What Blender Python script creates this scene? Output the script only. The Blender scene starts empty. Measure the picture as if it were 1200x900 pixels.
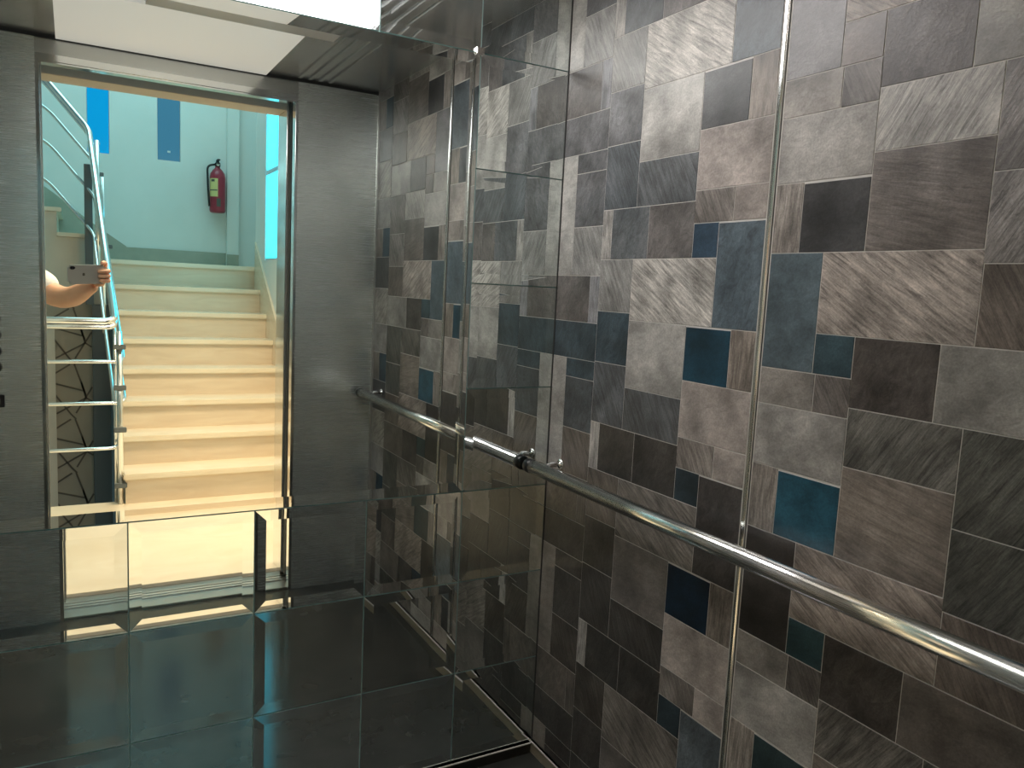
import bpy, bmesh, math, random
from mathutils import Vector, Matrix
random.seed(7)
S = bpy.context.scene
COL = S.collection
R = math.radians

# ------------------------------------------------------------------ camera
YAW, PITCH, ROLL, FPX = 0.515165, -0.119711, 0.0495953, 916.02
fwd = Vector((math.sin(YAW)*math.cos(PITCH), math.cos(YAW)*math.cos(PITCH), math.sin(PITCH)))
rt0 = Vector((math.cos(YAW), -math.sin(YAW), 0)); up0 = rt0.cross(fwd)
CR = rt0*math.cos(ROLL)+up0*math.sin(ROLL)
CU = -rt0*math.sin(ROLL)+up0*math.cos(ROLL)
cd = bpy.data.cameras.new('camera'); cam = bpy.data.objects.new('camera', cd); COL.objects.link(cam)
m = Matrix((CR, CU, -fwd)).transposed().to_4x4(); cam.matrix_world = m
cd.sensor_fit = 'HORIZONTAL'; cd.sensor_width = 36; cd.lens = 36*FPX/1200
cd.clip_start = 0.02; cd.clip_end = 100
S.camera = cam

# ------------------------------------------------------------------ world, exposure, lamps
w = bpy.data.worlds.new('world'); S.world = w; w.use_nodes = True
w.node_tree.nodes['Background'].inputs[0].default_value = (0.35, 0.6, 0.75, 1)
w.node_tree.nodes['Background'].inputs[1].default_value = 0.35
S.view_settings.view_transform = 'Standard'; S.view_settings.look = 'None'
S.view_settings.exposure = 0.0; S.view_settings.gamma = 1.0

def YR(v):                        # distance measured in the mirror image -> real y
    return 3.6 - v
MY = 1.8                          # mirror plane
FLOOR_C, FLOOR_H = -1.324, -1.30  # cabin floor, landing floor
CEIL = 0.793
WX, LX = 1.144, -0.43             # right and left cabin wall
FY = 0.342                        # inner face of the cabin front
OXL, OXR, OZ = -0.088, 0.79, 0.70 # door opening

def area(name, loc, rot, sx, sy, power, col):
    l = bpy.data.lights.new(name, 'AREA'); l.shape = 'RECTANGLE'; l.size = sx; l.size_y = sy
    l.energy = power; l.color = col
    o = bpy.data.objects.new(name, l); COL.objects.link(o); o.location = loc; o.rotation_euler = rot
    return o
lamp = area('landing_lamp', (0.70, YR(4.10), 1.30), (0, 0, 0), 0.8, 0.5, 37, (1.0, 0.78, 0.52)); lamp.data.spread = R(118)
area('stairwell_daylight', (0.5, YR(6.4), 2.45), (0, 0, 0), 1.6, 1.2, 23, (0.50, 0.98, 1.05))
LIGHT_STRENGTH = 9.0

# ------------------------------------------------------------------ materials
def mat(name, base=(.8,.8,.8), rough=.5, metal=0., spec=.5, emit=None, es=0., aniso=0.):
    mm = bpy.data.materials.new(name); mm.use_nodes = True
    b = mm.node_tree.nodes['Principled BSDF']
    b.inputs['Base Color'].default_value = (*base, 1); b.inputs['Roughness'].default_value = rough
    b.inputs['Metallic'].default_value = metal; b.inputs['Specular IOR Level'].default_value = spec
    b.inputs['Anisotropic'].default_value = aniso
    if emit: b.inputs['Emission Color'].default_value = (*emit, 1); b.inputs['Emission Strength'].default_value = es
    return mm
def nt(mm): return mm.node_tree.nodes, mm.node_tree.links, mm.node_tree.nodes['Principled BSDF']
def noisy(mm, scale, lo, hi, vec=(1,1,1), detail=6, bump=0., rot=(0,0,0), coord='Object', distort=0.):
    n, l, b = nt(mm)
    tc = n.new('ShaderNodeTexCoord'); mp = n.new('ShaderNodeMapping'); mp.inputs['Scale'].default_value = vec
    mp.inputs['Rotation'].default_value = rot
    no = n.new('ShaderNodeTexNoise'); no.inputs['Scale'].default_value = scale; no.inputs['Detail'].default_value = detail
    no.inputs['Distortion'].default_value = distort
    rp = n.new('ShaderNodeValToRGB'); rp.color_ramp.elements[0].color = (*lo,1); rp.color_ramp.elements[1].color = (*hi,1)
    rp.color_ramp.elements[0].position = .3; rp.color_ramp.elements[1].position = .7
    l.new(tc.outputs[coord], mp.inputs[0]); l.new(mp.outputs[0], no.inputs['Vector'])
    l.new(no.outputs['Fac'], rp.inputs[0]); l.new(rp.outputs[0], b.inputs['Base Color'])
    if bump:
        bp = n.new('ShaderNodeBump'); bp.inputs['Strength'].default_value = bump; bp.inputs['Distance'].default_value = .002
        l.new(no.outputs['Fac'], bp.inputs['Height']); l.new(bp.outputs[0], b.inputs['Normal'])
    return mm
def brushed(name, base, rough, vec, bump=.05):
    mm = mat(name, base, rough, 1.0)
    n, l, b = nt(mm)
    tc = n.new('ShaderNodeTexCoord'); mp = n.new('ShaderNodeMapping'); mp.inputs['Scale'].default_value = vec
    no = n.new('ShaderNodeTexNoise'); no.inputs['Scale'].default_value = 6; no.inputs['Detail'].default_value = 5
    l.new(tc.outputs['Object'], mp.inputs[0]); l.new(mp.outputs[0], no.inputs['Vector'])
    mr = n.new('ShaderNodeMapRange'); mr.inputs['To Min'].default_value = rough*.75; mr.inputs['To Max'].default_value = rough*1.25
    l.new(no.outputs['Fac'], mr.inputs['Value']); l.new(mr.outputs[0], b.inputs['Roughness'])
    bp = n.new('ShaderNodeBump'); bp.inputs['Strength'].default_value = bump; bp.inputs['Distance'].default_value = .001
    l.new(no.outputs['Fac'], bp.inputs['Height']); l.new(bp.outputs[0], b.inputs['Normal'])
    return mm

M = {}
M['mirror'] = mat('silvered_mirror', (.80,.845,.83), .0, 1.0)
M['mirror_edge'] = mat('mirror_glass_edge', (.30,.42,.41), .25, 0.)
M['steel'] = brushed('brushed_steel', (.56,.56,.53), .24, (1,1,220), .03); M['steel'].node_tree.nodes['Principled BSDF'].inputs['Metallic'].default_value = .75
M['steel_front'] = brushed('brushed_steel_front', (.76,.79,.75), .26, (1,1,220), .012); M['steel_front'].node_tree.nodes['Principled BSDF'].inputs['Metallic'].default_value = .8
M['ceil_steel'] = brushed('ceiling_steel', (.66,.67,.68), .22, (1,1,1), .12); M['ceil_steel'].node_tree.nodes['Principled BSDF'].inputs['Metallic'].default_value = .7
M['band'] = mat('white_light_housing', (.80,.79,.80), .35)
M['soft_glow'] = mat('translucent_ceiling_panel', (.7,.7,.68), .4, emit=(1.0,.93,.84), es=.42)
M['chrome'] = mat('polished_steel', (.86,.86,.85), .12, 1.0)
M['rail_steel'] = mat('satin_rail_steel', (.95,.95,.94), .17, 1.0)
M['black'] = mat('black_plastic', (.012,.012,.013), .35)
M['dark_groove'] = mat('dark_joint', (.03,.03,.03), .6)
M['grout'] = mat('pale_joint', (.62,.60,.57), .5)
M['granite'] = noisy(mat('black_granite', rough=.13), 9, (.026,.028,.026), (.040,.041,.038))
M['steel_dark'] = brushed('dark_steel', (.10,.095,.085), .35, (60,1,60))
M['skirt'] = brushed('skirting_steel', (.36,.32,.24), .35, (60,1,60)); M['skirt'].node_tree.nodes['Principled BSDF'].inputs['Metallic'].default_value = .3
M['marble'] = noisy(mat('cream_marble', rough=.22), 3.0, (.74,.60,.45), (.82,.69,.53), (1,1.6,6), 8, 0, (0,.15,0), distort=1.2)
M['marble_nose'] = noisy(mat('cream_marble_tread', rough=.15), 3.0, (.83,.71,.54), (.90,.80,.64), (1,1.6,4), 8, distort=1.2)
M['paint'] = noisy(mat('white_wall_paint', rough=.6), 4, (.74,.77,.74), (.79,.81,.78))
M['cream_paint'] = noisy(mat('cream_wall_paint', rough=.6), 4, (.66,.58,.47), (.71,.63,.52))
M['screen'] = noisy(mat('taupe_panel', rough=.5), 5, (.36,.30,.23), (.40,.34,.26))
M['branch'] = mat('dark_brown_strip', (.13,.10,.072), .5)
M['column'] = mat('slate_grey_paint', (.12,.135,.14), .5)
M['skirt_stone'] = noisy(mat('grey_green_marble', rough=.3), 6, (.30,.34,.28), (.40,.42,.35))
M['glow'] = mat('diffuser_glow', (.9,.9,.9), .4, emit=(1.0,.955,.94), es=LIGHT_STRENGTH)
M['win_bright'] = mat('daylit_blue_glass', (.0,.1,.2), .1, emit=(0.0,.30,.66), es=1.0)
M['win_dark'] = mat('dim_blue_glass', (.02,.08,.12), .1, emit=(.045,.16,.26), es=1.0)
M['win_cyan'] = mat('sunlit_cyan_glass', (.1,.3,.3), .1, emit=(.035,.72,1.0), es=2.6)
M['red'] = mat('red_enamel', (.34,.035,.06), .3)
M['label'] = mat('yellow_label', (.70,.62,.25), .5)
M['label_text'] = mat('dark_print', (.10,.10,.08), .5)
M['skin'] = noisy(mat('skin', rough=.5), 12, (.62,.34,.22), (.72,.42,.28)); M['skin'].node_tree.nodes['Principled BSDF'].inputs['Subsurface Weight'].default_value = .1
M['shirt'] = noisy(mat('white_cotton', rough=.8), 30, (.78,.78,.78), (.86,.86,.85))
M['trousers'] = mat('dark_trousers', (.03,.035,.05), .8)
M['shoe'] = mat('black_shoe', (.02,.02,.02), .4)
M['hair'] = mat('dark_hair', (.015,.011,.008), .5)
M['phone'] = mat('silver_phone', (.52,.52,.50), .30, .5)
M['display'] = mat('black_display', (.008,.01,.02), .4, spec=.2)
M['sill_grey'] = brushed('worn_sill_steel', (.42,.43,.41), .35, (1,60,60))
M['aluminium'] = brushed('aluminium_sill', (.75,.75,.73), .3, (1,60,60))

def stone(name, kind, ang=0., contrast=1.):
    """slate print: colour from the object, grain from stretched noise in the wall plane (y,z)"""
    mm = mat(name, rough=.31, spec=.5); n, l, b = nt(mm)
    tc = n.new('ShaderNodeTexCoord'); oi = n.new('ShaderNodeObjectInfo')
    mul = n.new('ShaderNodeMath'); mul.operation = 'MULTIPLY'; mul.inputs[1].default_value = 37.
    l.new(oi.outputs['Random'], mul.inputs[0])
    add = n.new('ShaderNodeVectorMath'); add.operation = 'ADD'
    l.new(tc.outputs['Object'], add.inputs[0]); l.new(mul.outputs[0], add.inputs[1])
    rot = n.new('ShaderNodeMapping'); rot.inputs['Rotation'].default_value = (R(ang), 0, 0)
    l.new(add.outputs[0], rot.inputs[0])
    sc = n.new('ShaderNodeMapping')
    sc.inputs['Scale'].default_value = (1, 13, 140) if kind == 'streak' else (1, 30, 60)
    l.new(rot.outputs[0], sc.inputs[0])
    no = n.new('ShaderNodeTexNoise'); no.inputs['Scale'].default_value = 1.0; no.inputs['Detail'].default_value = 8
    no.inputs['Roughness'].default_value = .78; no.inputs['Distortion'].default_value = .6 if kind == 'streak' else 1.0
    l.new(sc.outputs[0], no.inputs['Vector'])
    big = n.new('ShaderNodeTexNoise'); big.inputs['Scale'].default_value = 11; big.inputs['Detail'].default_value = 3
    l.new(add.outputs[0], big.inputs['Vector'])
    fine = n.new('ShaderNodeTexNoise'); fine.inputs['Scale'].default_value = 260; fine.inputs['Detail'].default_value = 2
    l.new(add.outputs[0], fine.inputs['Vector'])
    def rng(src, a, c, lo, hi):
        r_ = n.new('ShaderNodeMapRange'); r_.inputs['From Min'].default_value = a; r_.inputs['From Max'].default_value = c
        r_.inputs['To Min'].default_value = lo; r_.inputs['To Max'].default_value = hi; l.new(src, r_.inputs['Value']); return r_.outputs[0]
    k = contrast
    s1 = rng(no.outputs['Fac'], .36, .66, 1-.62*k, 1+.72*k)
    s2 = rng(big.outputs['Fac'], .3, .7, .58, 1.42)
    s3 = rng(fine.outputs['Fac'], .3, .7, .86, 1.14)
    m1 = n.new('ShaderNodeMath'); m1.operation = 'MULTIPLY'; l.new(s1, m1.inputs[0]); l.new(s2, m1.inputs[1])
    m2 = n.new('ShaderNodeMath'); m2.operation = 'MULTIPLY'; l.new(m1.outputs[0], m2.inputs[0]); l.new(s3, m2.inputs[1])
    vm = n.new('ShaderNodeVectorMath'); vm.operation = 'SCALE'
    l.new(oi.outputs['Color'], vm.inputs[0]); l.new(m2.outputs[0], vm.inputs['Scale']); l.new(vm.outputs[0], b.inputs['Base Color'])
    bp = n.new('ShaderNodeBump'); bp.inputs['Strength'].default_value = .25; bp.inputs['Distance'].default_value = .001
    l.new(m2.outputs[0], bp.inputs['Height']); l.new(bp.outputs[0], b.inputs['Normal'])
    return mm
# grain direction on the wall as seen from the cabin: down-right, steep down-right, up-right, upright, level
ST = {'dr': stone('slate_grain_sloping', 'streak', -32), 'sdr': stone('slate_grain_steep', 'streak', -60, .8),
      'ur': stone('slate_grain_rising', 'streak', 58), 'v': stone('slate_grain_upright', 'streak', 88, .9),
      'lv': stone('slate_grain_level', 'streak', -12, .55), 's': stone('slate_smooth', 'smooth', 15, .32),
      'sd': stone('slate_smooth_dark', 'smooth', 60, .6)}

# ------------------------------------------------------------------ helpers
def link(name, me, material=None, parent=None):
    o = bpy.data.objects.new(name, me); COL.objects.link(o)
    if material is not None and me is not None and not me.materials: me.materials.append(material)
    if parent is not None: o.parent = parent
    return o
def done(name, bm, material, parent=None, smooth=False):
    me = bpy.data.meshes.new(name); bm.normal_update(); bm.to_mesh(me); bm.free()
    if smooth:
        for p in me.polygons: p.use_smooth = True
    return link(name, me, material, parent)
def box(bm, x0, x1, y0, y1, z0, z1, bev=0.):
    g = bmesh.ops.create_cube(bm, size=1)
    for v in g['verts']:
        v.co = Vector(((x0+x1)/2+v.co.x*(x1-x0), (y0+y1)/2+v.co.y*(y1-y0), (z0+z1)/2+v.co.z*(z1-z0)))
    if bev:
        es = list({e for v in g['verts'] for e in v.link_edges})
        bmesh.ops.bevel(bm, geom=es, offset=bev, segments=2, affect='EDGES')
def bx(name, x0, x1, y0, y1, z0, z1, material, parent=None, bev=0.):
    bm = bmesh.new(); box(bm, min(x0,x1), max(x0,x1), min(y0,y1), max(y0,y1), z0, z1, bev); return done(name, bm, material, parent)
def tube(bm, pts, r, seg=14, caps=True):
    pts = [Vector(p) for p in pts]; rs = r if isinstance(r, (list, tuple)) else [r]*len(pts)
    prev = None; rings = []
    for i, p in enumerate(pts):
        t = (pts[min(i+1, len(pts)-1)] - pts[max(i-1, 0)]).normalized()
        if prev is None: nrm = t.orthogonal().normalized()
        else:
            nrm = (prev - t*prev.dot(t)); nrm = nrm.normalized() if nrm.length > 1e-6 else t.orthogonal().normalized()
        prev = nrm; bn = t.cross(nrm)
        rings.append([bm.verts.new(p+(nrm*math.cos(2*math.pi*k/seg)+bn*math.sin(2*math.pi*k/seg))*rs[i]) for k in range(seg)])
    for a, b in zip(rings, rings[1:]):
        for k in range(seg): bm.faces.new((a[k], a[(k+1)%seg], b[(k+1)%seg], b[k]))
    if caps: bm.faces.new(rings[0][::-1]); bm.faces.new(rings[-1])
def rounded(pts, rad, n=5):
    pts = [Vector(p) for p in pts]; out = [pts[0]]
    for a, p, b in zip(pts, pts[1:], pts[2:]):
        d1 = (a-p).normalized(); d2 = (b-p).normalized(); A = p+d1*rad; B = p+d2*rad
        for k in range(n+1):
            t = k/n; out.append(A*(1-t)**2+p*2*t*(1-t)+B*t*t)
    out.append(pts[-1]); return out
def tb(name, pts, r, material, parent=None, seg=14):
    bm = bmesh.new(); tube(bm, pts, r, seg); bmesh.ops.recalc_face_normals(bm, faces=bm.faces); return done(name, bm, material, parent, True)
def lathe(name, prof, loc, material, parent=None, axis='Z', seg=24):
    bm = bmesh.new(); rings = []
    for (r, h) in prof:
        rings.append([bm.verts.new((r*math.cos(2*math.pi*k/seg), r*math.sin(2*math.pi*k/seg), h)) for k in range(seg)])
    for a, b in zip(rings, rings[1:]):
        for k in range(seg): bm.faces.new((a[k], a[(k+1)%seg], b[(k+1)%seg], b[k]))
    bm.faces.new(rings[0][::-1]); bm.faces.new(rings[-1])
    if axis == 'X': bmesh.ops.rotate(bm, verts=bm.verts, matrix=Matrix.Rotation(R(90), 3, 'Y'))
    if axis == 'Y': bmesh.ops.rotate(bm, verts=bm.verts, matrix=Matrix.Rotation(R(90), 3, 'X'))
    bmesh.ops.translate(bm, verts=bm.verts, vec=loc)
    bmesh.ops.recalc_face_normals(bm, faces=bm.faces)
    o = done(name, bm, material, parent, True)
    return o
def thing(name, label, cat, loc=(0,0,0), group=None):
    o = bpy.data.objects.new(name, None); COL.objects.link(o); o['label'] = label; o['category'] = cat
    o.empty_display_size = .1
    if group: o['group'] = group
    return o
def struct(o, label=None, cat='wall'):
    o['kind'] = 'structure'
    if label: o['label'] = label
    o['category'] = cat
    return o
def tag(o, label, cat, group=None):
    o['label'] = label; o['category'] = cat
    if group: o['group'] = group
    return o

# ================================================================== SETTING: cabin
# ---- right wall: two laminate panels of slate tiles
wall_right = struct(bx('wall_right', WX+.006, WX+.05, FY-.04, MY, FLOOR_C, CEIL+.02, M['dark_groove']),
                    'right cabin wall clad in patchwork slate tiles behind the handrail')
PZ = .5225
LT=(.40,.375,.345); LT2=(.33,.315,.295); PINK=(.36,.32,.295); MD=(.20,.19,.18); MDB=(.17,.15,.135)
DK=(.060,.060,.062); DB=(.075,.064,.058); SL=(.095,.10,.105); TEAL=(.036,.054,.068); BLU=(.014,.050,.078); BG=(.105,.125,.14)
P1 = [ # y_left(far), y_right(near), z_top, z_bottom, grain, colour
 (1.203,1.080,.155,-.057,'sd',BG), (1.277,1.203,.157,.085,'s',(.030,.055,.085)), (1.427,1.277,.204,.085,'sd',(.13,.12,.115)),
 (1.566,1.427,.204,.085,'sd',(.11,.115,.12)), (1.604,1.566,.204,.085,'v',LT2), (1.732,1.604,.168,.045,'sdr',(.28,.275,.265)),
 (1.604,1.476,.085,-.041,'sdr',(.24,.235,.225)), (1.797,1.732,.353,.045,'s',(.36,.35,.33)), (1.476,1.203,.085,-.057,'dr',(.42,.40,.37)),
 (1.797,1.645,.045,-.0735,'sd',(.12,.11,.105)), (1.645,1.604,.045,-.0735,'v',(.22,.22,.23)), (1.604,1.476,-.041,-.167,'sd',TEAL),
 (1.797,1.604,-.0735,-.170,'sd',TEAL), (1.732,1.604,-.170,-.219,'sd',TEAL), (1.476,1.278,-.057,-.217,'s',(.33,.32,.30)),
 (1.278,1.146,-.0595,-.175,'s',BLU), (1.146,1.080,-.057,-.175,'v',(.22,.19,.165)), (1.278,1.080,-.175,-.298,'s',PINK),
 (1.278,1.166,-.298,-.3655,'sdr',(.19,.17,.155)), (1.166,1.080,-.298,-.3655,'s',PINK), (1.476,1.278,-.217,-.3185,'sdr',SL),
 (1.604,1.476,-.167,-.3185,'sdr',(.085,.092,.10)), (1.732,1.604,-.219,-.3545,'sd',(.075,.085,.095))]
P2 = [
 (1.060,.997,.2165,.0915,'v',(.28,.25,.225)), (.997,.861,.2135,.0915,'s',DK), (.861,.664,.2515,.0915,'lv',(.17,.15,.137)),
 (1.060,.942,.0915,-.121,'s',BG), (.942,.662,.0915,-.0495,'dr',(.34,.30,.27)), (.942,.862,-.0495,-.121,'s',(.05,.075,.095)),
 (.862,.712,-.0495,-.170,'sd',(.078,.068,.062)), (.712,.500,-.0495,-.170,'s',(.29,.28,.26)), (1.060,.935,-.121,-.189,'s',(.27,.25,.23)), (.935,.861,-.121,-.189,'sdr',(.15,.135,.125)),
 (1.060,.861,-.189,-.306,'s',(.36,.345,.325)), (.861,.664,-.170,-.271,'ur',(.30,.285,.265)), (.664,.500,.3525,.200,'ur',(.16,.145,.135)),
 (.664,.500,.200,.071,'ur',(.19,.175,.165)), (.662,.500,.071,-.0495,'sdr',(.13,.11,.095)),
 (.500,.345,.3525,.230,'s',(.27,.26,.25)), (.500,.420,.230,.110,'s',BLU), (.420,.345,.230,.110,'v',(.2,.18,.16)),
 (.500,.345,.110,-.020,'sd',DK), (.500,.345,-.020,-.170,'dr',(.32,.3,.27))]
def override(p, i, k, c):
    # print tone differs between repeats; some lower repeats also carry shade in their colour
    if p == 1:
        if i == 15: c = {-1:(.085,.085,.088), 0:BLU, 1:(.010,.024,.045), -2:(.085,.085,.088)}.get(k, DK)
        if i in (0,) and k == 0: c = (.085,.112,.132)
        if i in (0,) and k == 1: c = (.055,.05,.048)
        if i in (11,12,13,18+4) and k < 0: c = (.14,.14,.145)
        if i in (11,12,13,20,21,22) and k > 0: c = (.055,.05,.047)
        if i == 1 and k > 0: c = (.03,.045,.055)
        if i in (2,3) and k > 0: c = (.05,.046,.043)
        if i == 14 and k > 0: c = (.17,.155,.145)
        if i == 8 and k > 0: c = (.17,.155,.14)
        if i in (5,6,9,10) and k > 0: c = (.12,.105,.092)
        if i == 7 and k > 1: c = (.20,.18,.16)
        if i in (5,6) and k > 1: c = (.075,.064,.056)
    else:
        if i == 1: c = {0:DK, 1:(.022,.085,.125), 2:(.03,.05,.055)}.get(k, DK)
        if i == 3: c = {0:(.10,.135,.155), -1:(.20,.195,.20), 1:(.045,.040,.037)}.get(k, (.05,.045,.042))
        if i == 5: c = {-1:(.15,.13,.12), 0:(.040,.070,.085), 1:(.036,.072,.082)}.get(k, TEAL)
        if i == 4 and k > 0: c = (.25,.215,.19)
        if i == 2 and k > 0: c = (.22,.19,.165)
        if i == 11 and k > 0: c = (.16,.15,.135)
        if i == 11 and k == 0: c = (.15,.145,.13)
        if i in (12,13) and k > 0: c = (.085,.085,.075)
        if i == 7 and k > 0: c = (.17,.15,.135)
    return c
ZT, ZB = CEIL, -1.288
def tile_mesh(wy, wz):
    bm = bmesh.new(); g = .0008; t = .0010; c = .0005
    hy, hz = wy/2-g, wz/2-g
    a = [bm.verts.new((0, s*hy, q*hz)) for s, q in ((-1,-1),(1,-1),(1,1),(-1,1))]
    b = [bm.verts.new((-t+c, s*hy, q*hz)) for s, q in ((-1,-1),(1,-1),(1,1),(-1,1))]
    d = [bm.verts.new((-t, s*(hy-c), q*(hz-c))) for s, q in ((-1,-1),(1,-1),(1,1),(-1,1))]
    for k in range(4):
        j = (k+1) % 4; bm.faces.new((a[k], a[j], b[j], b[k])); bm.faces.new((b[k], b[j], d[j], d[k]))
    bm.faces.new(d); bm.faces.new(a[::-1])
    bmesh.ops.recalc_face_normals(bm, faces=bm.faces)
    me = bpy.data.meshes.new('stone_tile'); bm.to_mesh(me); bm.free(); return me
cache = {}
def clad(rects, pid, parent):
    for k in range(-3, 4):
        for i, (ya, yb, za, zb, gr, c) in enumerate(rects):
            z1 = min(za-k*PZ, ZT); z0 = max(zb-k*PZ, ZB)
            if z1-z0 < .006: continue
            key = (round(ya-yb,4), round(z1-z0,4), gr)
            if key not in cache:
                me = tile_mesh(ya-yb, z1-z0); me.materials.append(ST[gr]); cache[key] = me
            o = bpy.data.objects.new('stone_tile', cache[key]); COL.objects.link(o); o.parent = parent
            o.location = (WX, (ya+yb)/2, (z1+z0)/2)
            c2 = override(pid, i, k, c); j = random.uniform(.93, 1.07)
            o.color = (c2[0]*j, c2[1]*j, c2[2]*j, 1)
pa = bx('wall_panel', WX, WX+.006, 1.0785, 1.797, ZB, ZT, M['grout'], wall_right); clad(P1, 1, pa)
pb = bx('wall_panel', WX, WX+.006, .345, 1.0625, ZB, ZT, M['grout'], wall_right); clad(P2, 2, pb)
bx('joint_strip', WX-.006, WX+.002, 1.0640, 1.0735, ZB, ZT, M['chrome'], wall_right, .002)
bx('joint_strip', WX-.003, WX+.002, 1.797, 1.7995, ZB, ZT, M['dark_groove'], wall_right)
tr = struct(bx('baseboard_right', WX-.008, WX+.006, FY, MY-.001, FLOOR_C, ZB, M['skirt'], None, .001), 'brushed steel skirting along the foot of the slate wall', 'baseboard')
bx('top_lip', WX-.010, WX, FY, MY-.001, ZB-.004, ZB, M['grout'], tr)

# ---- left wall (out of frame, same cladding joined as one surface)
wall_left = struct(bx('wall_left', LX-.05, LX-.006, FY-.04, MY, FLOOR_C, CEIL+.02, M['grout']), 'left cabin wall clad in patchwork slate')
groups = {}
for rects, pid in ((P1,1),(P2,2)):
    for k in range(-3,4):
        for i,(ya,yb,za,zb,gr,c) in enumerate(rects):
            z1=min(za-k*PZ,ZT); z0=max(zb-k*PZ,ZB)
            if z1-z0<.006: continue
            tone = 'light' if sum(c)/3>.24 else ('mid' if sum(c)/3>.11 else 'dark')
            bm = groups.setdefault((gr,tone), bmesh.new()); box(bm, LX-.006, LX-.0025, yb+.001, ya-.001, z0+.001, z1-.001)
for (gr,tone), bm in groups.items():
    o = done('stone_tile_field', bm, ST[gr], wall_left); o['kind'] = 'stuff'
    v = {'light':.33,'mid':.17,'dark':.07}[tone]; o.color = (v*1.04, v, v*.95, 1)

# ---- back wall: bevelled mirrors on a backing board
wall_back = struct(bx('wall_back', LX-.05, WX+.05, MY+.004, MY+.05, FLOOR_C, CEIL+.02, M['mirror_edge']),
                   'back cabin wall covered in bevelled mirror tiles', 'mirror wall')
BV, TILT = .025, math.tan(R(2.6))
def mirror(name, x0, x1, z0, z1, lean=0.):
    g = .0015; x0 += g; x1 -= g; z0 += g; z1 -= g; h = BV*TILT
    bm = bmesh.new(); cx, cz = (x0+x1)/2, (z0+z1)/2
    cs = ((x0,z0),(x1,z0),(x1,z1),(x0,z1)); ci = ((x0+BV,z0+BV),(x1-BV,z0+BV),(x1-BV,z1-BV),(x0+BV,z1-BV))
    bk = [bm.verts.new((x-cx, .004, z-cz)) for x, z in cs]
    o_ = [bm.verts.new((x-cx, -h, z-cz)) for x, z in cs]
    i_ = [bm.verts.new((x-cx, 0, z-cz)) for x, z in ci]
    for k in range(4):
        j = (k+1) % 4; bm.faces.new((bk[k], bk[j], o_[j], o_[k])); bm.faces.new((o_[k], o_[j], i_[j], i_[k]))
    bm.faces.new(i_); bm.faces.new(bk[::-1]); bmesh.ops.recalc_face_normals(bm, faces=bm.faces)
    bm.faces.ensure_lookup_table()
    me = bpy.data.meshes.new(name)
    for f in bm.faces:
        f.material_index = 1 if abs(f.normal.y) < .5 else 0
    bm.to_mesh(me); bm.free(); me.materials.append(M['mirror']); me.materials.append(M['mirror_edge'])
    o = link(name, me, None, wall_back); o.location = (cx, MY, cz); o.rotation_euler = (0, 0, lean)
    return o
XC = [LX/1.8, -.0927, .0533, .199, .347, .4915, .6355]
XC = [x*1.8 for x in XC]
ZC = [z*1.8 for z in (-.7165, -.575, -.4325, -.2952, -.1438, .0065, .1645, .318)] + [CEIL]
for r_ in range(3):
    for c_ in range(6):
        mirror('mirror_tile', XC[c_], XC[c_+1], ZC[r_], ZC[r_+1], R(-.85) if (c_ == 1 and r_ > 0) else 0)
for r_ in range(3, 7):
    mirror('mirror_tile', XC[0], XC[1], ZC[r_], ZC[r_+1]); mirror('mirror_tile', XC[5], XC[6], ZC[r_], ZC[r_+1])
mirror('mirror_panel', XC[1], XC[5], ZC[3], ZC[7])
for c_ in range(6): mirror('mirror_tile', XC[c_], XC[c_+1], ZC[7], ZC[8])
bx('mirror_clip', .868, .892, MY-.010, MY+.002, .566, .584, M['chrome'], wall_back, .003)
tr = struct(bx('baseboard_back', LX, WX-.01, MY-.010, MY+.004, FLOOR_C, ZC[0]-.002, M['steel_dark'], None, .001), 'steel skirting under the mirror wall', 'baseboard')
bx('top_lip', LX, WX-.01, MY-.012, MY+.004, ZC[0]-.005, ZC[0]-.002, M['grout'], tr)

# ---- floor, sill
fl = struct(bx('floor', LX-.05, WX+.05, FY-.03, MY+.05, FLOOR_C-.03, FLOOR_C, M['granite']), 'polished black granite cabin floor', 'floor')
sill = struct(bx('trim_1', OXL-.3, OXR+.3, YR(3.47), YR(3.262), FLOOR_C-.03, FLOOR_C+.010, M['sill_grey'], None, .002), 'grey steel door sill with bright grooved ribs', 'door sill')
for a_, b_ in ((3.345,3.357),(3.368,3.384),(3.396,3.404)):
    bx('sill_rib', OXL-.25, OXR+.25, YR(b_), YR(a_), FLOOR_C+.010, FLOOR_C+.016, M['aluminium'], sill, .001)

# ---- cabin ceiling: steel sheet, ribs, light
ce = struct(bx('ceiling', LX-.05, WX+.05, FY-.04, MY+.05, CEIL, CEIL+.03, M['ceil_steel']), 'brushed steel cabin ceiling', 'ceiling')
for k, x_ in enumerate((.79,.83,.87,.91)):
    bx('ceiling_rib', x_, x_+.016, FY+.03, 1.6, CEIL-.006, CEIL, M['ceil_steel'], ce, .002)
cl = thing('ceiling_light', 'large white glowing ceiling light panel reflected at the top edge', 'light')
bx('diffuser', .20, .757, YR(2.47), 1.70, CEIL-.032, CEIL-.006, M['glow'], cl)
bx('side_band', .20, .757, YR(2.63), YR(2.475), CEIL-.020, CEIL-.004, M['band'], cl)
o = bx('translucent_panel', -.036, .672, FY+.012, YR(2.66), CEIL-.012, CEIL-.001, M['soft_glow'], cl); o['label'] = 'dim backlit panel near the doorway'
bm = bmesh.new()
box(bm, .21, .747, YR(2.47)+.01, 1.69, CEIL-.006, CEIL)
done('frame', bm, M['steel'], cl)

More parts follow.
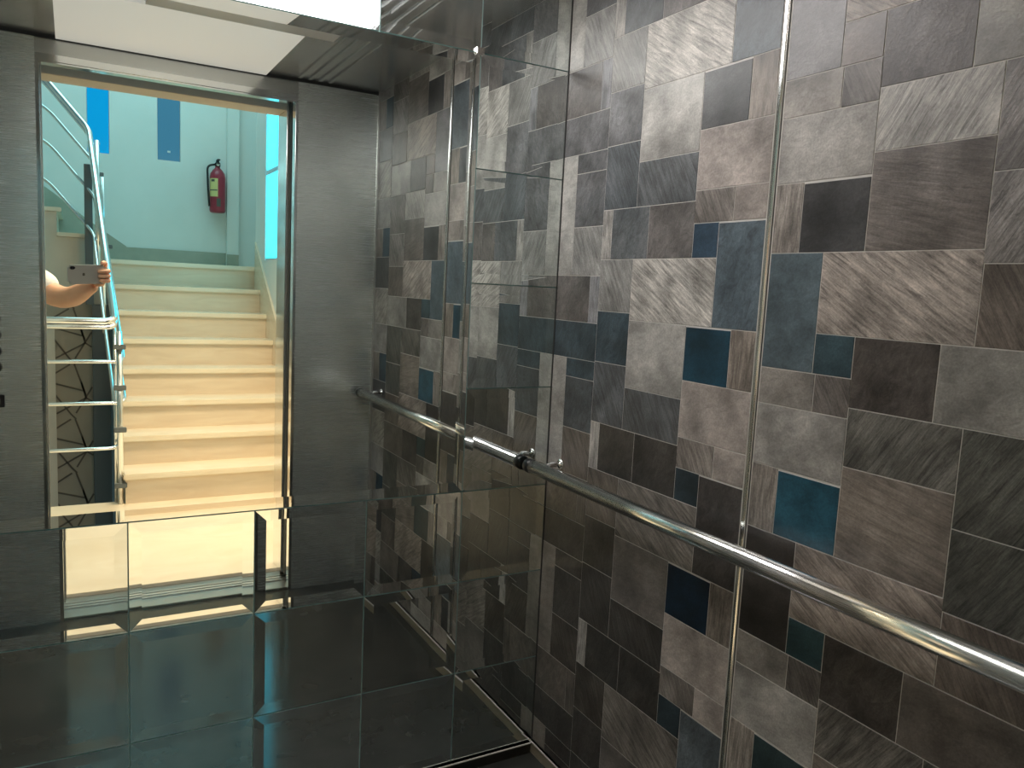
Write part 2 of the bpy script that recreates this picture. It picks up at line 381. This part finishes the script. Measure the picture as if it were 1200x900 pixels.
# ---- cabin front
wf = struct(bx('wall_front', OXR+.012, WX+.05, .30, FY, FLOOR_C, CEIL, M['steel_front']), 'brushed steel cabin front beside and above the doorway')
bx('front_panel', LX-.05, OXL-.012, .30, FY, FLOOR_C, CEIL, M['steel_front'], wf)
bx('transom', OXL-.012, OXR+.012, .306, FY-.006, OZ+.03, CEIL, M['steel'], wf)
bx('shadow_joint', OXL-.3, WX-.002, FY-.002, FY+.003, CEIL-.012, CEIL, M['dark_groove'], wf)
bx('transom_lip', OXL-.012, OXR+.012, .292, FY+.004, OZ, OZ+.03, M['chrome'], wf, .006)
for x0,x1 in ((OXR,OXR+.012),(OXL-.012,OXL)):
    bx('jamb_return', x0, x1, .30, FY+.002, FLOOR_C, OZ, M['chrome'], wf, .002)
bx('corner_trim', WX-.010, WX-.001, FY, FY+.006, FLOOR_C+.06, CEIL, M['steel'], wf)
# landing door frame and retracted door leaves
wn = struct(bx('wall_near', OXR+.045, 1.35, .05, .16, FLOOR_C, 1.4, M['paint']), 'landing wall around the lift door')
bx('wall_part', -3.0, OXL-.045, .05, .16, FLOOR_C, 1.4, M['paint'], wn)
bx('wall_part', OXL-.045, OXR+.045, .05, .16, OZ+.04, 1.4, M['paint'], wn)
d1 = struct(bx('door_1', OXR+.004, OXR+.30, .245, .280, FLOOR_C+.04, OZ+.03, M['steel']), 'retracted steel cabin door leaf', 'door')
bx('door_edge', OXR+.001, OXR+.004, .245, .280, FLOOR_C+.04, OZ+.03, M['dark_groove'], d1)
d2 = struct(bx('door_2', OXR-.004, OXR+.30, .195, .228, FLOOR_C+.04, OZ+.03, M['steel']), 'retracted steel landing door leaf', 'door')
bx('door_edge', OXR-.006, OXR-.004, .200, .223, FLOOR_C+.04, OZ+.03, M['chrome'], d2)
d3 = struct(bx('door_3', OXL-.10, OXL+.004, .195, .228, FLOOR_C+.04, OZ+.03, M['steel']), 'left retracted steel landing door leaf', 'door')
t2 = struct(bx('trim_2', OXR, OXR+.045, .045, .185, FLOOR_C, OZ+.04, M['chrome'], None, .002), 'steel landing door frame', 'door frame')
bx('frame_post', OXL-.045, OXL, .045, .185, FLOOR_C, OZ+.04, M['steel'], t2, .002)
bx('frame_head', OXL, OXR, .045, .185, OZ-.005, OZ+.04, M['cream_paint'], t2, .002)

# ================================================================== SETTING: landing and stairs
lf = struct(bx('floor_landing', -.75, 1.25, YR(4.83), YR(3.47), FLOOR_H-.12, FLOOR_H, M['marble_nose']), 'cream marble landing floor in front of the lift', 'floor')
bx('floor_strip', -3.0, -.75, YR(4.83), YR(3.47), FLOOR_H-.12, FLOOR_H, M['marble_nose'], lf)
struct(bx('ceiling_landing', -3.0, 1.35, YR(4.60), .16, 1.34, 1.42, M['paint']), 'landing ceiling', 'ceiling')
struct(bx('ceiling_stairwell', -3.0, 1.6, YR(7.6), YR(4.60), 2.55, 2.63, M['paint']), 'stairwell ceiling', 'ceiling')
wr = struct(bx('wall_side', 1.25, 1.35, YR(4.9), .05, FLOOR_H-.12, 1.4, M['paint']), 'white wall on the right of the stairs')
ST0, TD, RI = 4.74, .225, .1722
WY0, WY1, WZ0, WZ1 = 5.02, 6.02, .13, 1.62
bx('wall_part', 1.25, 1.35, YR(6.36), YR(4.9), -2.6, WZ0, M['paint'], wr)
bx('wall_part', 1.25, 1.35, YR(6.36), YR(4.9), WZ1, 2.6, M['paint'], wr)
bx('wall_part', 1.25, 1.35, YR(6.36), YR(WY1), WZ0, WZ1, M['paint'], wr)
bx('wall_part', 1.25, 1.35, YR(WY0), YR(4.9), WZ0, WZ1, M['paint'], wr)
bx('wall_part', 1.25, 1.35, YR(4.9), YR(4.6), 1.4, 2.6, M['paint'], wr)
w3 = struct(bx('window_3', 1.262, 1.274, YR(WY1)+.001, YR(WY0)-.001, WZ0+.001, WZ1-.001, M['aluminium']), 'tall cyan lit window in the stair wall', 'window')
bx('pane', 1.254, 1.262, YR(WY1)+.012, YR(WY0)-.012, WZ0+.012, .74, M['win_cyan'], w3)
bx('pane', 1.254, 1.262, YR(WY1)+.012, YR(WY0)-.012, .78, WZ1-.012, M['win_cyan'], w3)

wfar = struct(bx('wall_far', -3.0, 1.6, YR(7.62), YR(7.5), -2.6, .94, M['paint']), 'white stairwell wall facing the lift')
W1=(.127,.292,.955,1.495); W2=(.655,.838,.955,1.49)
bx('wall_part', -3.0, W1[0], YR(7.62), YR(7.5), .94, 2.6, M['paint'], wfar)
bx('wall_part', W1[1], W2[0], YR(7.62), YR(7.5), .94, 2.6, M['paint'], wfar)
bx('wall_part', W2[1], 1.6, YR(7.62), YR(7.5), .94, 2.6, M['paint'], wfar)
for q in (W1, W2):
    bx('wall_part', q[0], q[1], YR(7.62), YR(7.5), q[3], 2.6, M['paint'], wfar)
    bx('wall_part', q[0], q[1], YR(7.62), YR(7.5), .94, q[2], M['paint'], wfar)
struct(bx('column', 1.215, 1.315, YR(7.5), YR(7.44), .089, 2.55, M['paint']), 'narrow white pilaster beside the fire extinguisher', 'column')
wret = struct(bx('wall_return', 1.476, 1.6, YR(7.5), YR(6.36), -2.6, 2.55, M['paint']), 'white wall of the half landing')
bx('return_wall', 1.35, 1.476, YR(6.44), YR(6.30), -2.6, 2.55, M['paint'], wret)
for n_, q, mt, lb in ((1, W1, 'win_bright', 'bright blue narrow window high on the far stairwell wall'), (2, W2, 'win_dark', 'darker blue narrow window right of the bright one')):
    wn_ = struct(bx('window_%d' % n_, q[0]+.001, q[1]-.001, YR(7.53), YR(7.515), q[2]+.001, q[3]-.001, M['aluminium']), lb, 'window')
    bx('pane', q[0]+.004, q[1]-.004, YR(7.515), YR(7.508), q[2]+.004, q[3]-.004, M[mt], wn_)
    bx('latch', (q[0]+q[1])/2-.012, (q[0]+q[1])/2+.012, YR(7.508), YR(7.495), q[2]+.07, q[2]+.085, M['aluminium'], wn_)
TOPZ = FLOOR_H+8*RI-.003
# lower flight
stairs = struct(bx('staircase', .25, 1.25, YR(6.315), YR(4.80), -1.9, FLOOR_H-.12, M['marble']), 'cream marble staircase rising beyond the lift door', 'stairs')
for k in range(8):
    y0 = ST0+TD*k; z1 = FLOOR_H+RI*(k+1)
    y1 = y0+TD+.04 if k < 7 else 7.5
    bx('riser', .245, 1.25, YR(y0+.045), YR(y0+.025), z1-RI, z1-.034, M['marble'], stairs)
    bx('tread', .235, 1.25 if k < 7 else 1.476, YR(y1), YR(y0), z1-.034, z1, M['marble_nose'], stairs, .006)
    bx('fill', .25, 1.25, YR(6.35), YR(y0+.045), z1-RI-.0, z1-.036, M['marble'], stairs)
# sloped skirting on the right stair wall
bm = bmesh.new()
pr = []
for y in (4.74, 6.315):
    zb_ = FLOOR_H+RI+(y-ST0)*RI/TD
    pr.append((y, zb_-.25, zb_+.19))
vs = [[bm.verts.new((x, YR(y), z)) for (y, a, b) in pr for z in (a, b)] for x in (1.236, 1.25)]
for q in ((0,1,3,2),): bm.faces.new([vs[0][i] for i in q]); bm.faces.new([vs[1][i] for i in q][::-1])
for a, b in ((0,1),(1,3),(3,2),(2,0)): bm.faces.new((vs[0][a], vs[0][b], vs[1][b], vs[1][a]))
bmesh.ops.recalc_face_normals(bm, faces=bm.faces)
struct(done('baseboard_side', bm, M['marble']), 'sloping marble skirting beside the stairs', 'baseboard')
bf = struct(bx('baseboard_far', .41, 1.215, YR(7.5), YR(7.485), TOPZ, .20, M['skirt_stone']), 'grey stone skirting on the far stairwell wall', 'baseboard')
bm = bmesh.new()
prof = [(.41,TOPZ),(.41,.205),(.13,.40),(-.12,.60),(-.9,1.16),(-.9,TOPZ)]
f_ = [bm.verts.new((x, YR(7.485), z)) for x, z in prof]; k_ = [bm.verts.new((x, YR(7.5), z)) for x, z in prof]
bm.faces.new(f_); bm.faces.new(k_[::-1])
for i in range(6): bm.faces.new((f_[i], f_[(i+1)%6], k_[(i+1)%6], k_[i]))
bmesh.ops.recalc_face_normals(bm, faces=bm.faces); done('sloped_skirting', bm, M['skirt_stone'], bf)
bx('skirting_part', 1.215, 1.316, YR(7.44), YR(7.428), TOPZ, .19, M['skirt_stone'], bf)
# upper flight rising to the left, with the wall below it
uf = struct(bx('wall_stair', -3.0, .19, YR(6.50), YR(6.402), -2.6, TOPZ, M['cream_paint']), 'cream wall under the upper flight of stairs')
us = struct(bx('staircase', -3.0, -.05, YR(7.48), YR(6.50), -.5, .05, M['marble']), 'upper flight of cream steps rising to the left', 'stairs')
for k in range(7):
    xr = .19-.245*k; z1 = TOPZ+.170*(k+1)
    bx('riser', xr-.05, xr-.03, YR(7.485), YR(6.42), z1-.17, z1-.03, M['marble'], us)
    bx('tread', xr-.275, xr, YR(7.485), YR(6.38), z1-.03, z1, M['marble_nose'], us, .004)
    bx('stringer', -3.0, xr-.03, YR(6.50), YR(6.402), z1-(.201 if k else .17), z1-.031, M['cream_paint'], uf)
# left far closure of the hall
struct(bx('wall_hall', -3.1, -3.0, YR(7.6), .16, -2.6, 2.6, M['paint']), 'end wall of the landing')
struct(bx('floor_lower', -3.0, .25, YR(7.5), YR(4.83), -2.75, -2.6, M['marble']), 'lower landing floor', 'floor')
# taupe panel with branching strips beside the stair well
pn = thing('branch_panel', 'taupe wall panel with dark branching strips behind the stair railing', 'wall panel')
bx('backing', -.42, .121, YR(6.396), YR(6.382), -2.35, -.23, M['screen'], pn)
bx('edge_board', -.175, -.11, YR(6.382), YR(6.37), -2.35, -.42, M['cream_paint'], pn)
def strip(x0, z0, x1, z1, w_=.011):
    d = Vector((x1-x0, 0, z1-z0)); L = d.length; d.normalize(); n_ = Vector((-d.z, 0, d.x))*w_/2
    bm = bmesh.new(); a = Vector((x0, 0, z0)); b = Vector((x1, 0, z1))
    F = [bm.verts.new(p+Vector((0, YR(6.376), 0))) for p in (a-n_, b-n_, b+n_, a+n_)]
    K = [bm.verts.new(p+Vector((0, YR(6.385), 0))) for p in (a-n_, b-n_, b+n_, a+n_)]
    bm.faces.new(F); bm.faces.new(K[::-1])
    for i in range(4): bm.faces.new((F[i], F[(i+1)%4], K[(i+1)%4], K[i]))
    bmesh.ops.recalc_face_normals(bm, faces=bm.faces); done('branch_strip', bm, M['branch'], pn)
# one print repeat (pixel picture of the strips turned into panel metres), repeated downwards
SEG = [(-.115,-.423,.068,-.48),(.048,-.414,.078,-.529),(.118,-.452,.013,-.64),(.078,-.529,-.109,-.64),(-.117,-.501,-.019,-.646),
       (.078,-.529,.118,-.558),(-.02,-.683,-.116,-.749),(.007,-.683,.078,-.910),(-.019,-.646,.013,-.683),(-.40,-.45,-.20,-.64),(-.40,-.62,-.20,-.40),(-.30,-.38,-.22,-.7)]
for k in range(-1, 5):
    for (a_, b_, c_, d_) in SEG:
        b2, d2 = b_-.397*k, d_-.397*k
        if -2.3 < min(b2, d2) and max(b2, d2) < -.24: strip(a_, b2, c_, d2)
cp = struct(bx('column', .122, .236, YR(6.38), YR(6.30), -2.6, -.25, M['column']), 'slate grey column by the stair well', 'column')
bx('upper_post', .085, .135, YR(6.36), YR(6.31), -.25, .72, M['column'], cp)

# ================================================================== THINGS
# ---- cabin handrail
hr = thing('handrail', 'polished tubular handrail on brackets along the slate wall', 'handrail')
RX, RZ, RR = WX-.070, -.470, .0185
tb('tube', [(RX, .395, RZ), (RX, 1.762, RZ)], RR, M['rail_steel'], hr, 28)
for y0, y1 in ((1.762, 1.788), (.369, .395)):
    o = tb('end_cap', [(RX, y0, RZ), (RX, y0+.003, RZ), (RX, y1-.003, RZ), (RX, y1, RZ)] , [RR*.92, RR*1.06, RR*1.06, RR*.9], M['black'], hr, 28); o['label'] = 'black end cap'
for y in (.47, 1.725):
    b = tb('bracket', rounded([(RX, y, RZ-.004), (RX+.03, y, RZ+.012), (WX-.003, y, RZ+.012)], .01), .0075, M['chrome'], hr, 14)
    lathe('bracket_plate', [(.013, -.004), (.013, .001), (.010, .003)], (WX-.0045, y, RZ+.012), M['chrome'], hr, 'X')

# ---- control panel on the left cabin front
cpn = thing('control_panel', 'steel lift control panel with dark display and column of round buttons', 'control panel')
bx('faceplate', -.41, -.214, FY+.001, FY+.006, -.75, .76, M['steel_front'], cpn, .001)
bx('display', -.40, -.221, FY+.006, FY+.009, .285, .725, M['display'], cpn, .001)
for k in range(7):
    z = -.02-.056*k
    for x in (-.37, -.238):
        b = lathe('button', [(.019, -.006), (.019, 0), (.016, .003)], (x, FY+.009, z), M['black'], cpn, 'Y', 20)
        lathe('button_ring', [(.0215, -.002), (.0215, .001), (.0195, .002)], (x, FY+.0075, z), M['chrome'], b, 'Y', 20)
ks = bx('key_switch', -.262, -.213, FY+.006, FY+.010, -.50, -.455, M['black'], cpn, .002)
bx('switch_plate', -.250, -.225, FY+.010, FY+.013, -.487, -.468, M['chrome'], ks, .001)

# ---- fire extinguisher
fe = thing('fire_extinguisher', 'red fire extinguisher with yellow label hanging on the far stairwell wall', 'fire extinguisher')
ex, ey, ez = 1.130, YR(7.5)+.085, .545
lathe('cylinder', [(.050,0),(.062,.006),(.066,.02),(.066,.30),(.060,.335),(.042,.365),(.022,.385),(.020,.40)], (ex, ey, ez), M['red'], fe, 'Z', 28)
lathe('valve', [(.020,0),(.024,.01),(.024,.03),(.014,.04),(.014,.055)], (ex, ey, ez+.395), M['black'], fe)
bx('lever', ex-.012, ex+.012, ey-.01, ey+.075, ez+.445, ez+.455, M['black'], fe, .002)
bx('carry_handle', ex-.010, ex+.010, ey-.01, ey+.07, ez+.418, ez+.426, M['black'], fe, .002)
lathe('gauge', [(.014,0),(.014,.008),(.012,.010)], (ex, ey+.032, ez+.412), M['chrome'], fe, 'Y', 16)
tb('hose', rounded([(ex-.02,ey,ez+.415),(ex-.085,ey,ez+.40),(ex-.082,ey+.02,ez+.22),(ex-.072,ey+.03,ez+.05)], .04), .009, M['black'], fe, 10)
bx('wall_bracket', ex-.02, ex+.02, YR(7.5), ey-.060, ez+.28, ez+.33, M['black'], fe)
def band(name, a0, a1, z0, z1, material, r=.0672):
    bm = bmesh.new(); n_ = 10; rows = []
    for z in (z0, z1): rows.append([bm.verts.new((ex+r*math.sin(a0+(a1-a0)*i/n_), ey+r*math.cos(a0+(a1-a0)*i/n_), z)) for i in range(n_+1)])
    for i in range(n_): bm.faces.new((rows[0][i], rows[0][i+1], rows[1][i+1], rows[1][i]))
    return done(name, bm, material, fe, True)
l_ = band('label', -1.3, -.10, ez+.135, ez+.29, M['label']); l_['label'] = 'yellow instruction label'
band('label_line', -1.25, -.15, ez+.185, ez+.195, M['label_text'], .0676)
band('label_line', -1.0, -.5, ez+.262, ez+.282, M['label_text'], .0676)
band('label_line', -.25, .25, ez+.05, ez+.12, M['label_text'], .0676)

# ---- stair railing
rg = thing('stair_railing', 'stainless tubular stair railing turning from the landing edge up the stairs', 'railing')
RY = 4.78
def rail(zs, r, x_c=.20, off=0.):
    dz = zs+.285
    p = [(-1.7, YR(RY), zs), (x_c, YR(RY), zs), (.118+off, YR(6.30), .945+dz), (-.14+off, YR(6.42), 1.27+dz), (-1.3, YR(6.42), 2.07+dz)]
    return tb('rail_tube', rounded(p, .05, 6), r, M['rail_steel'], rg, 14)
rail(-.278, .019); rail(-.310, .014, .206)
rail(-.498, .0105, .245, .03); rail(-.727, .0105, .25, .03); rail(-.980, .0105, .22, .02)
for x, y, z0, z1 in ((.222, 4.775, FLOOR_H, -.33), (-.9, 4.775, FLOOR_H, -.33)):
    tb('post', [(x, YR(y), z0), (x, YR(y), z1)], .016, M['rail_steel'], rg)
    tb('post', [(x-.02, YR(y+.05), z0), (x-.02, YR(y+.05), z1)], .010, M['rail_steel'], rg)
tb('post', [(.185, YR(5.9), -.42), (.185, YR(5.9), .60)], .013, M['rail_steel'], rg)
tb('post', [(.165, YR(6.25), -.10), (.165, YR(6.25), .88)], .016, M['rail_steel'], rg)
for x, y, z in ((.225,4.76,-.415),(.225,4.76,-.64),(.225,4.76,-.875),(.225,4.76,-1.19),(.225,6.22,.16),(.178,6.28,.655)):
    bx('clamp', x-.035, x+.028, YR(y)-.016, YR(y)+.016, z-.013, z+.013, M['column'], rg, .003)

# ---- smartphone held at the camera
def cs(r, u, f): return CR*r+CU*u+fwd*f
ph = thing('smartphone', 'silver smartphone held sideways in the doorway reflected in the mirror', 'phone')
def cbox(name, r0, r1, u0, u1, f0, f1, material, parent, bev=0., seg=3, only_edges=None):
    bm = bmesh.new(); box(bm, r0, r1, u0, u1, f0, f1)
    if bev:
        es = [e for e in bm.edges if abs((e.verts[0].co-e.verts[1].co).normalized().z) > .9]
        bmesh.ops.bevel(bm, geom=es, offset=bev, segments=6, affect='EDGES')
        es = [e for e in bm.edges if abs((e.verts[0].co-e.verts[1].co).normalized().z) < .5]
        bmesh.ops.bevel(bm, geom=es, offset=min(.0015, (f1-f0)*.3), segments=2, affect='EDGES')
    for v in bm.verts: v.co = cs(*v.co)
    bmesh.ops.recalc_face_normals(bm, faces=bm.faces); return done(name, bm, material, parent)
cbox('body', -.012, .146, -.066, .012, -.0125, -.005, M['phone'], ph, .010)
cbox('screen', -.002, .136, -.061, .007, -.0131, -.0124, M['display'], ph)
cb = cbox('camera_bump', -.0075, .0185, -.0065, .0065, -.005, -.0035, M['black'], ph, .006)
for r0 in (0., .013):
    bm = bmesh.new(); bmesh.ops.create_cone(bm, cap_ends=True, segments=20, radius1=.0042, radius2=.0042, depth=.0006)
    for v in bm.verts: v.co = cs(v.co.x+r0, v.co.y, v.co.z-.0033)
    bmesh.ops.recalc_face_normals(bm, faces=bm.faces); done('lens', bm, M['display'], cb)
# dark fruit-shaped emblem: body of two lobes, bite and leaf, flat on the back
bm = bmesh.new()
outline = []
for i in range(40):
    a_ = 2*math.pi*i/40; r_ = .0062*(1+.07*math.cos(2*a_))
    x_, y_ = r_*math.cos(a_), r_*1.05*math.sin(a_)
    y_ -= .0012*math.exp(-(x_/.0018)**2)*(1 if y_ > 0 else -1)
    dx, dy = x_-.0075, y_-.0005
    if math.hypot(dx, dy) < .0030: k_ = .0030/max(math.hypot(dx, dy), 1e-6); x_, y_ = .0075+dx*k_, .0005+dy*k_
    outline.append((x_, y_))
for f0 in (0,):
    c0 = bm.verts.new(cs(.052, -.027, -.0046)); vv = [bm.verts.new(cs(.052+y_, -.027-x_, -.0046)) for x_, y_ in outline]
    for i in range(40): bm.faces.new((c0, vv[i], vv[(i+1)%40]))
done('emblem', bm, M['label_text'], ph)

# ---- the person holding it
pe = thing('person', 'person in white short sleeved shirt reaching a phone out past the door jamb', 'person')
def skin(name, nodes, edges, material, root=0, sub=2, parent=pe):
    me = bpy.data.meshes.new(name); me.from_pydata([n_[0] for n_ in nodes], edges, []); me.update()
    o = bpy.data.objects.new(name, me); COL.objects.link(o)
    sk = o.modifiers.new('skin', 'SKIN'); sk.use_smooth_shade = True
    for i, n_ in enumerate(nodes):
        r_ = n_[1]; r_ = r_ if isinstance(r_, tuple) else (r_, r_)
        me.skin_vertices[0].data[i].radius = r_; me.skin_vertices[0].data[i].use_root = (i == root)
    ss = o.modifiers.new('sub', 'SUBSURF'); ss.levels = sub; ss.render_levels = sub
    dg = bpy.context.evaluated_depsgraph_get(); ev = o.evaluated_get(dg); nm = bpy.data.meshes.new_from_object(ev)
    bpy.data.objects.remove(o); nm.name = name
    for p in nm.polygons: p.use_smooth = True
    if not nm.materials: nm.materials.append(material)
    else: nm.materials[0] = material
    q = bpy.data.objects.new(name, nm); COL.objects.link(q); q.parent = parent
    return q
bxx, byy = -.47, YR(4.10)          # body axis
F0 = FLOOR_H
SHR = (-.30, YR(4.03), F0+1.345); ELR = (-.040, YR(3.86), -.132); WRR = tuple(cs(.138, -.083, -.055))
body_n = [((bxx, byy, F0+.93), (.13,.10)), ((bxx, byy, F0+1.08), (.12,.095)), ((bxx, byy, F0+1.25), (.14,.10)), ((bxx, byy+.0, F0+1.36), (.09,.07)),
  ((bxx, byy+.01, F0+1.44), (.052,.055)), ((bxx, byy+.02, F0+1.51), (.068,.075)), ((bxx, byy+.025, F0+1.57), (.076,.092)), ((bxx, byy+.01, F0+1.635), (.060,.075)),
  (SHR, .058), ((-.22, YR(3.95), -.03), .060), (ELR, .052), ((.015, YR(3.79), -.118), .048), ((WRR[0]*.75-.01, WRR[1]*.75+YR(3.80)*.25, WRR[2]*.8-.022), .033), (WRR, (.028,.024)),
  ((bxx-.165, byy, F0+1.345), .055), ((bxx-.205, byy, F0+1.06), .042), ((bxx-.19, byy+.05, F0+.82), .027), ((bxx-.185, byy+.07, F0+.74), (.020,.040)), ((bxx-.185, byy+.08, F0+.66), (.012,.035)),
  ((bxx+.09, byy, F0+.84), .088), ((bxx+.10, byy+.015, F0+.48), .056), ((bxx+.10, byy-.01, F0+.12), .038), ((bxx+.10, byy, F0+.05), .040), ((bxx+.11, byy+.12, F0+.035), (.042,.028)),
  ((bxx-.09, byy, F0+.84), .088), ((bxx-.10, byy+.015, F0+.48), .056), ((bxx-.10, byy-.01, F0+.12), .038), ((bxx-.10, byy, F0+.05), .040), ((bxx-.11, byy+.12, F0+.035), (.042,.028))]
body_e = [(0,1),(1,2),(2,3),(3,4),(4,5),(5,6),(6,7),(3,8),(8,9),(9,10),(10,11),(11,12),(12,13),(3,14),(14,15),(15,16),(16,17),(17,18),(0,19),(19,20),(20,21),(21,22),(22,23),(0,24),(24,25),(25,26),(26,27),(27,28)]
body = skin('body', body_n, body_e, M['skin'])
# face details and the gripping hand
hc = Vector((bxx, byy+.025, F0+1.56))
for s in (-1, 1):
    bm = bmesh.new(); bmesh.ops.create_uvsphere(bm, u_segments=12, v_segments=8, radius=.012); bmesh.ops.translate(bm, verts=bm.verts, vec=hc+Vector((s*.031, .082, .004))); done('eye', bm, M['black'], pe, True)
    bm = bmesh.new(); bmesh.ops.create_uvsphere(bm, u_segments=12, v_segments=8, radius=.03)
    bmesh.ops.scale(bm, verts=bm.verts, vec=(.35,.6,1)); bmesh.ops.translate(bm, verts=bm.verts, vec=hc+Vector((s*.078, -.005, -.01))); done('ear', bm, M['skin'], pe, True)
tb('nose', [hc+Vector((0,.085,.01)), hc+Vector((0,.103,-.022)), hc+Vector((0,.088,-.03))], [.007,.013,.009], M['skin'], pe, 10)
tb('mouth', [hc+Vector((-.024,.080,-.055)), hc+Vector((0,.090,-.057)), hc+Vector((.024,.080,-.055))], [.003,.006,.003], mat('lips', (.45,.16,.13), .5), pe, 8)
for u_, l_, top in ((.010, .110, 1), (-.013, .104, 0), (-.033, .106, 0), (-.052, .112, 0)):
    up_ = .008 if top else 0
    nodes = [(tuple(cs(.140, -.055+(u_+.052)*.25, -.045)), .0125), (tuple(cs(.152, u_*.85-.008, -.030)), .0115), (tuple(cs(.1585, u_+up_, -.009)), .0098),
             (tuple(cs(.150, u_+up_, .0085)), .0092), (tuple(cs(.132, u_+up_*.8, .0085)), .0088), (tuple(cs(l_, u_+up_*.5, .0065)), .0075)]
    if top: nodes = nodes[:2]+[(tuple(cs(.152, .012, -.018)), .0100), (tuple(cs(.142, .0225, -.006)), .0092), (tuple(cs(.128, .0225, .004)), .0088), (tuple(cs(.115, .018, .008)), .0076)]
    skin('finger', nodes, [(i, i+1) for i in range(5)], M['skin'], 0, 2, pe)
skin('thumb', [(tuple(cs(.140,-.070,-.045)), .014), (tuple(cs(.133,-.055,-.036)), .0125), (tuple(cs(.118,-.040,-.025)), .0110), (tuple(cs(.098,-.030,-.0225)), .0088)], [(0,1),(1,2),(2,3)], M['skin'])
skin('palm', [(WRR, (.026,.023)), (tuple(cs(.142,-.064,-.046)), (.030,.021)), (tuple(cs(.147,-.030,-.036)), (.026,.016)), (tuple(cs(.149,-.008,-.030)), (.018,.013))], [(0,1),(1,2),(2,3)], M['skin'])
# clothes and hair
sh = [(n_[0], tuple((q+.016) for q in n_[1]) if isinstance(n_[1], tuple) else n_[1]+.016) for n_ in body_n]
shirt_n = [((bxx, byy, F0+.80), (.165,.130)), ((bxx, byy, F0+1.06), (.150,.118)), ((bxx, byy, F0+1.25), (.162,.120)), ((bxx, byy, F0+1.385), (.085,.075)), (SHR, .078), ((-.20, YR(3.955), -.030), .078), ((-.062, YR(3.872), -.110), .066), sh[14], ((bxx-.195, byy, F0+1.10), .066)]
skin('shirt', shirt_n, [(0,1),(1,2),(2,3),(3,4),(4,5),(5,6),(3,7),(7,8)], M['shirt'])
tro = [((bxx, byy, F0+.93), (.142,.112)), ((bxx+.09, byy, F0+.84), .098), ((bxx+.10, byy+.01, F0+.48), .070), ((bxx+.10, byy, F0+.09), .058), ((bxx-.09, byy, F0+.84), .098), ((bxx-.10, byy+.01, F0+.48), .070), ((bxx-.10, byy, F0+.09), .058)]
skin('trousers', tro, [(0,1),(1,2),(2,3),(0,4),(4,5),(5,6)], M['trousers'])
for s in (-1, 1):
    skin('shoe', [((bxx+s*.10, byy-.04, F0+.052), (.045,.050)), ((bxx+s*.105, byy+.06, F0+.048), (.050,.046)), ((bxx+s*.11, byy+.15, F0+.038), (.046,.036))], [(0,1),(1,2)], M['shoe'])
bm = bmesh.new(); bmesh.ops.create_uvsphere(bm, u_segments=28, v_segments=18, radius=1)
for v in list(bm.verts):                       # cut away the face opening and the neck
    if (v.co.y > .25 and v.co.z < .35) or v.co.z < -.75: bm.verts.remove(v)
for v in bm.verts: v.co = Vector((bxx+v.co.x*.098, byy-.002+v.co.y*.118, F0+1.595+v.co.z*.118))
done('hair', bm, M['hair'], pe, True)
